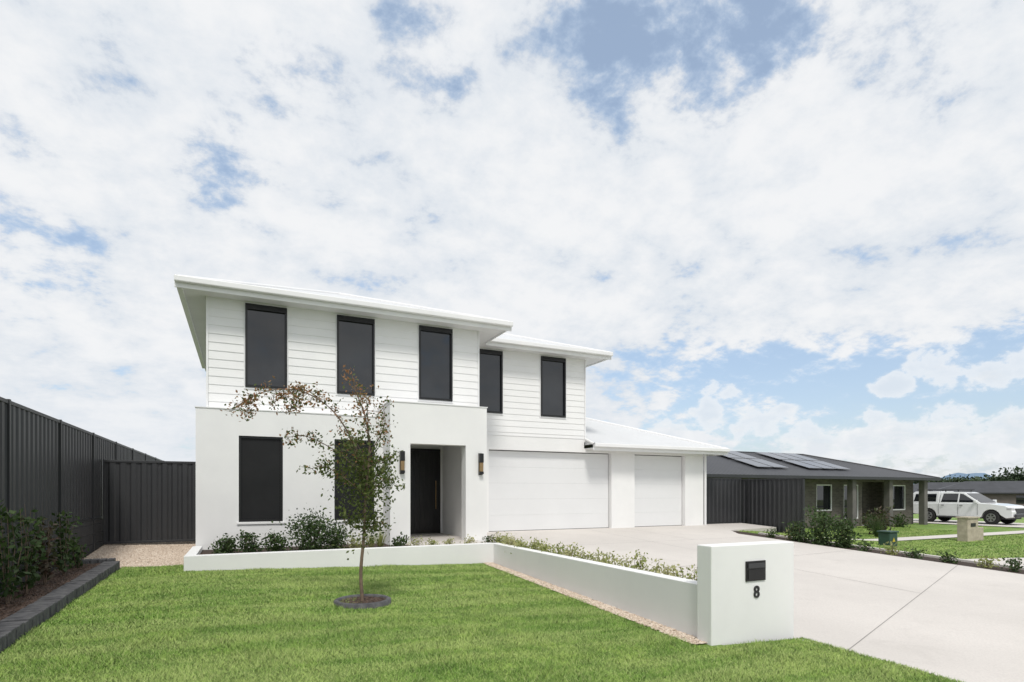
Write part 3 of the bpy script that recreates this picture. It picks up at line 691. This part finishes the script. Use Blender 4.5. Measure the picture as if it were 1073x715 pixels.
mesh('windscreen',[(1.10,-.80,1.195),(1.10,.80,1.195),(.335,.68,1.71),(.335,-.68,1.71)],[(0,1,2,3)],M_glass,CAR)
mesh('rear_window',[(-2.565,-.7,1.22),(-2.565,.7,1.22),(-2.518,.66,1.64),(-2.518,-.66,1.64)],[(0,3,2,1)],M_glass,CAR)
rk=[(-2.3,.1,-.68,-.64,1.90,1.93),(-2.3,.1,.64,.68,1.90,1.93)]+[(x,x+.05,-.72,.72,1.87,1.90) for x in (-2.2,-1.6,-.75,-.1)]+[(x,x+.04,s_,s_+.04,1.78,1.87) for x in (-2.2,-1.6,-.75,-.1) for s_ in (-.68,.64)]
boxes('roof_rack',rk,M_grey,CAR)
boxes('door_seams',[(x,x+.012,s_*.932-.004,s_*.932+.004,.50,1.12) for x in (-.99,.02,.98) for s_ in (-1,1)],M_grey,CAR)
boxes('side_steps',[(-1.05,1.1,-1.0,-.90,.32,.37),(-1.05,1.1,.90,1.0,.32,.37)],M_grey,CAR,.01)
boxes('door_handles',[(x,x+.16,s_*.94-.015,s_*.94+.015,1.0,1.03) for x in (-.85,.1) for s_ in (-1,1)],M_grey,CAR,.005)
boxes('mirrors',[(.85,1.0,-1.08,-.88,1.18,1.34),(.85,1.0,.88,1.08,1.18,1.34)],M_white_car,CAR,.03)
boxes('headlights',[(2.30,2.56,-.915,-.62,.78,.94),(2.30,2.56,.62,.915,.78,.94)],M_light,CAR,.03)
boxes('taillights',[(-2.625,-2.5,-.925,-.78,.72,1.05),(-2.625,-2.5,.78,.925,.72,1.05)],M_red,CAR,.01)
box('grille',2.52,2.615,-.55,.55,.62,.90,M_grey,CAR,.02)
box('bull_bar',2.62,2.74,-.80,.80,.42,.60,M_grey,CAR,.03)
box('rear_bumper',-2.72,-2.60,-.85,.85,.42,.58,M_grey,CAR,.02)
def cyl(name,cx,cy,cz,r,wd,m,n=28,hub=False):
    V=[];F=[]
    for y,rr in ((-wd/2,r*.93),(-wd/2+.03,r),(wd/2-.03,r),(wd/2,r*.93)):
        for k in range(n): V.append((cx+rr*math.cos(2*math.pi*k/n),cy+y,cz+rr*math.sin(2*math.pi*k/n)))
    for j in range(3):
        for k in range(n): F.append((j*n+k,j*n+(k+1)%n,(j+1)*n+(k+1)%n,(j+1)*n+k))
    F.append(tuple(range(n))); F.append(tuple(range(4*n-1,3*n-1,-1))); mesh(name,V,F,m,CAR)
for cx in (1.62,-1.55):
    for s_ in (-1,1):
        cyl('tyre',cx,s_*.80,.38,.38,.25,M_tyre); cyl('rim',cx,s_*.835,.38,.24,.20,M_rim)
        for k in range(6):
            a=k*math.pi/3
            mesh('rim_gap',[(cx+.09*math.cos(a-.2),s_*.938,.38+.09*math.sin(a-.2)),(cx+.2*math.cos(a-.28),s_*.938,.38+.2*math.sin(a-.28)),(cx+.2*math.cos(a+.28),s_*.938,.38+.2*math.sin(a+.28)),(cx+.09*math.cos(a+.2),s_*.938,.38+.09*math.sin(a+.2))],[(0,1,2,3)],M_tyre,CAR)
boxes('underbody',[(-2.2,2.3,-.68,.68,.30,.55)],M_grey,CAR)
CAR.location=(38.0,18.75,zn(38,18)+.03); CAR.rotation_euler=(0,0,math.radians(-90))

# ------------------------------------------------------------ distance
def farhouse(x,y,wx,wy,z,rot,m=M_droof,wall=M_dbrick):
    e=empty('distant_house')
    box('walls',-wx/2,wx/2,-wy/2,wy/2,-.5,2.4,wall,e)
    boxes('windows',[(-wx*.35,-wx*.2,-wy/2-.03,-wy/2-.005,.8,2),(wx*.05,wx*.2,-wy/2-.03,-wy/2-.005,.8,2),(wx*.3,wx*.4,-wy/2-.03,-wy/2-.005,.2,2)],M_glass,e)
    hx,hy=wx/2+.5,wy/2+.5
    mesh('roof',[(-hx,-hy,2.38),(hx,-hy,2.38),(hx,hy,2.38),(-hx,hy,2.38),(-hx+hy,0,2.38+hy*.36),(hx-hy,0,2.38+hy*.36)],[(0,1,5,4),(2,3,4,5),(1,2,5),(3,0,4),(0,3,2,1)],m,e)
    box('fascia',-hx,hx,-hy-.05,-hy-.002,2.2,2.4,M_charcoal if m is M_droof else M_trim,e)
    e.location=(x,y,z); e.rotation_euler=(0,0,rot)
for px_,D,wx,rot,m_ in [(995,100,17,-.9,M_droof),(1050,88,18,-1.0,M_droof),(1030,125,20,-.9,M_lroof),(1090,105,18,-.9,M_droof),(972,130,16,-.9,M_lroof),(955,165,18,-.8,M_droof)]:
    v=dirv(px_,515); farhouse(v[0]*D,v[1]*D,wx,9,-1.0,rot,m_)
def fartree(x,y,h,w_,n=900):
    e=empty('distant_tree'); tube('trunk',[([(x,y,-.7),(x+.2,y,h*.4),(x,y,h*.75)],[.3,.2,.06])],M_bark,e)
    C=[]
    for k in range(14):
        a=random.uniform(0,6.28); r=random.uniform(0,.36)*w_; cz=h*random.uniform(.42,.85); s_=random.uniform(.08,.15)*w_
        for _ in range(n//14): C.append((x+r*math.cos(a)+random.gauss(0,s_),y+r*math.sin(a)+random.gauss(0,s_),cz+random.gauss(0,s_*.6)))
    C=np.array(C); leaves('foliage',C,rng.uniform(.25,.5,len(C)),L_far,e,1.4)
for px,dist,h in [(1052,120,5.8),(1064,118,6.8),(1076,115,6.2),(1035,150,5.8),(985,160,5.5),(1000,165,6.0),(968,165,6.0),(1015,160,5.8),(950,180,6),(1100,110,7),(1125,110,7),(1150,120,8)]:
    v=dirv(px,515); fartree(v[0]*dist,v[1]*dist,h,h*1.1)
C=[]
for k in range(260):
    a=math.radians(random.uniform(20,85)); R=random.uniform(260,420); h=random.uniform(3,7.5); x=R*math.sin(a); y=R*math.cos(a)
    for _ in range(40): C.append((x+random.gauss(0,3),y+random.gauss(0,3),-.6+abs(random.gauss(h*.5,h*.28))))
C=np.array(C); leaves('distant_tree_line',C,rng.uniform(.9,1.8,len(C)),L_far,None,1.3)
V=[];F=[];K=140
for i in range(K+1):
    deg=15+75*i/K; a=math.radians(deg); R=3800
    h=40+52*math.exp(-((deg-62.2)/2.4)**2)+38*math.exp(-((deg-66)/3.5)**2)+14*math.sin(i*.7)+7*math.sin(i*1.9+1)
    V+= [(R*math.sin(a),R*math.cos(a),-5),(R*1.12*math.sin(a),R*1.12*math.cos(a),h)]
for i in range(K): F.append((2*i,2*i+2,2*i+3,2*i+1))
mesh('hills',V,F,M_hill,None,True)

# ------------------------------------------------------------ camera
cam=bpy.data.cameras.new('camera'); co=bpy.data.objects.new('camera',cam); COL.objects.link(co); scn.camera=co
cam.sensor_width=36; cam.lens=36*600/1073; cam.clip_end=12000; cam.clip_start=.05
cam.shift_y=157.5/1073
co.location=(0,0,1.6); co.rotation_euler=(math.radians(90),0,math.radians(-25.3))
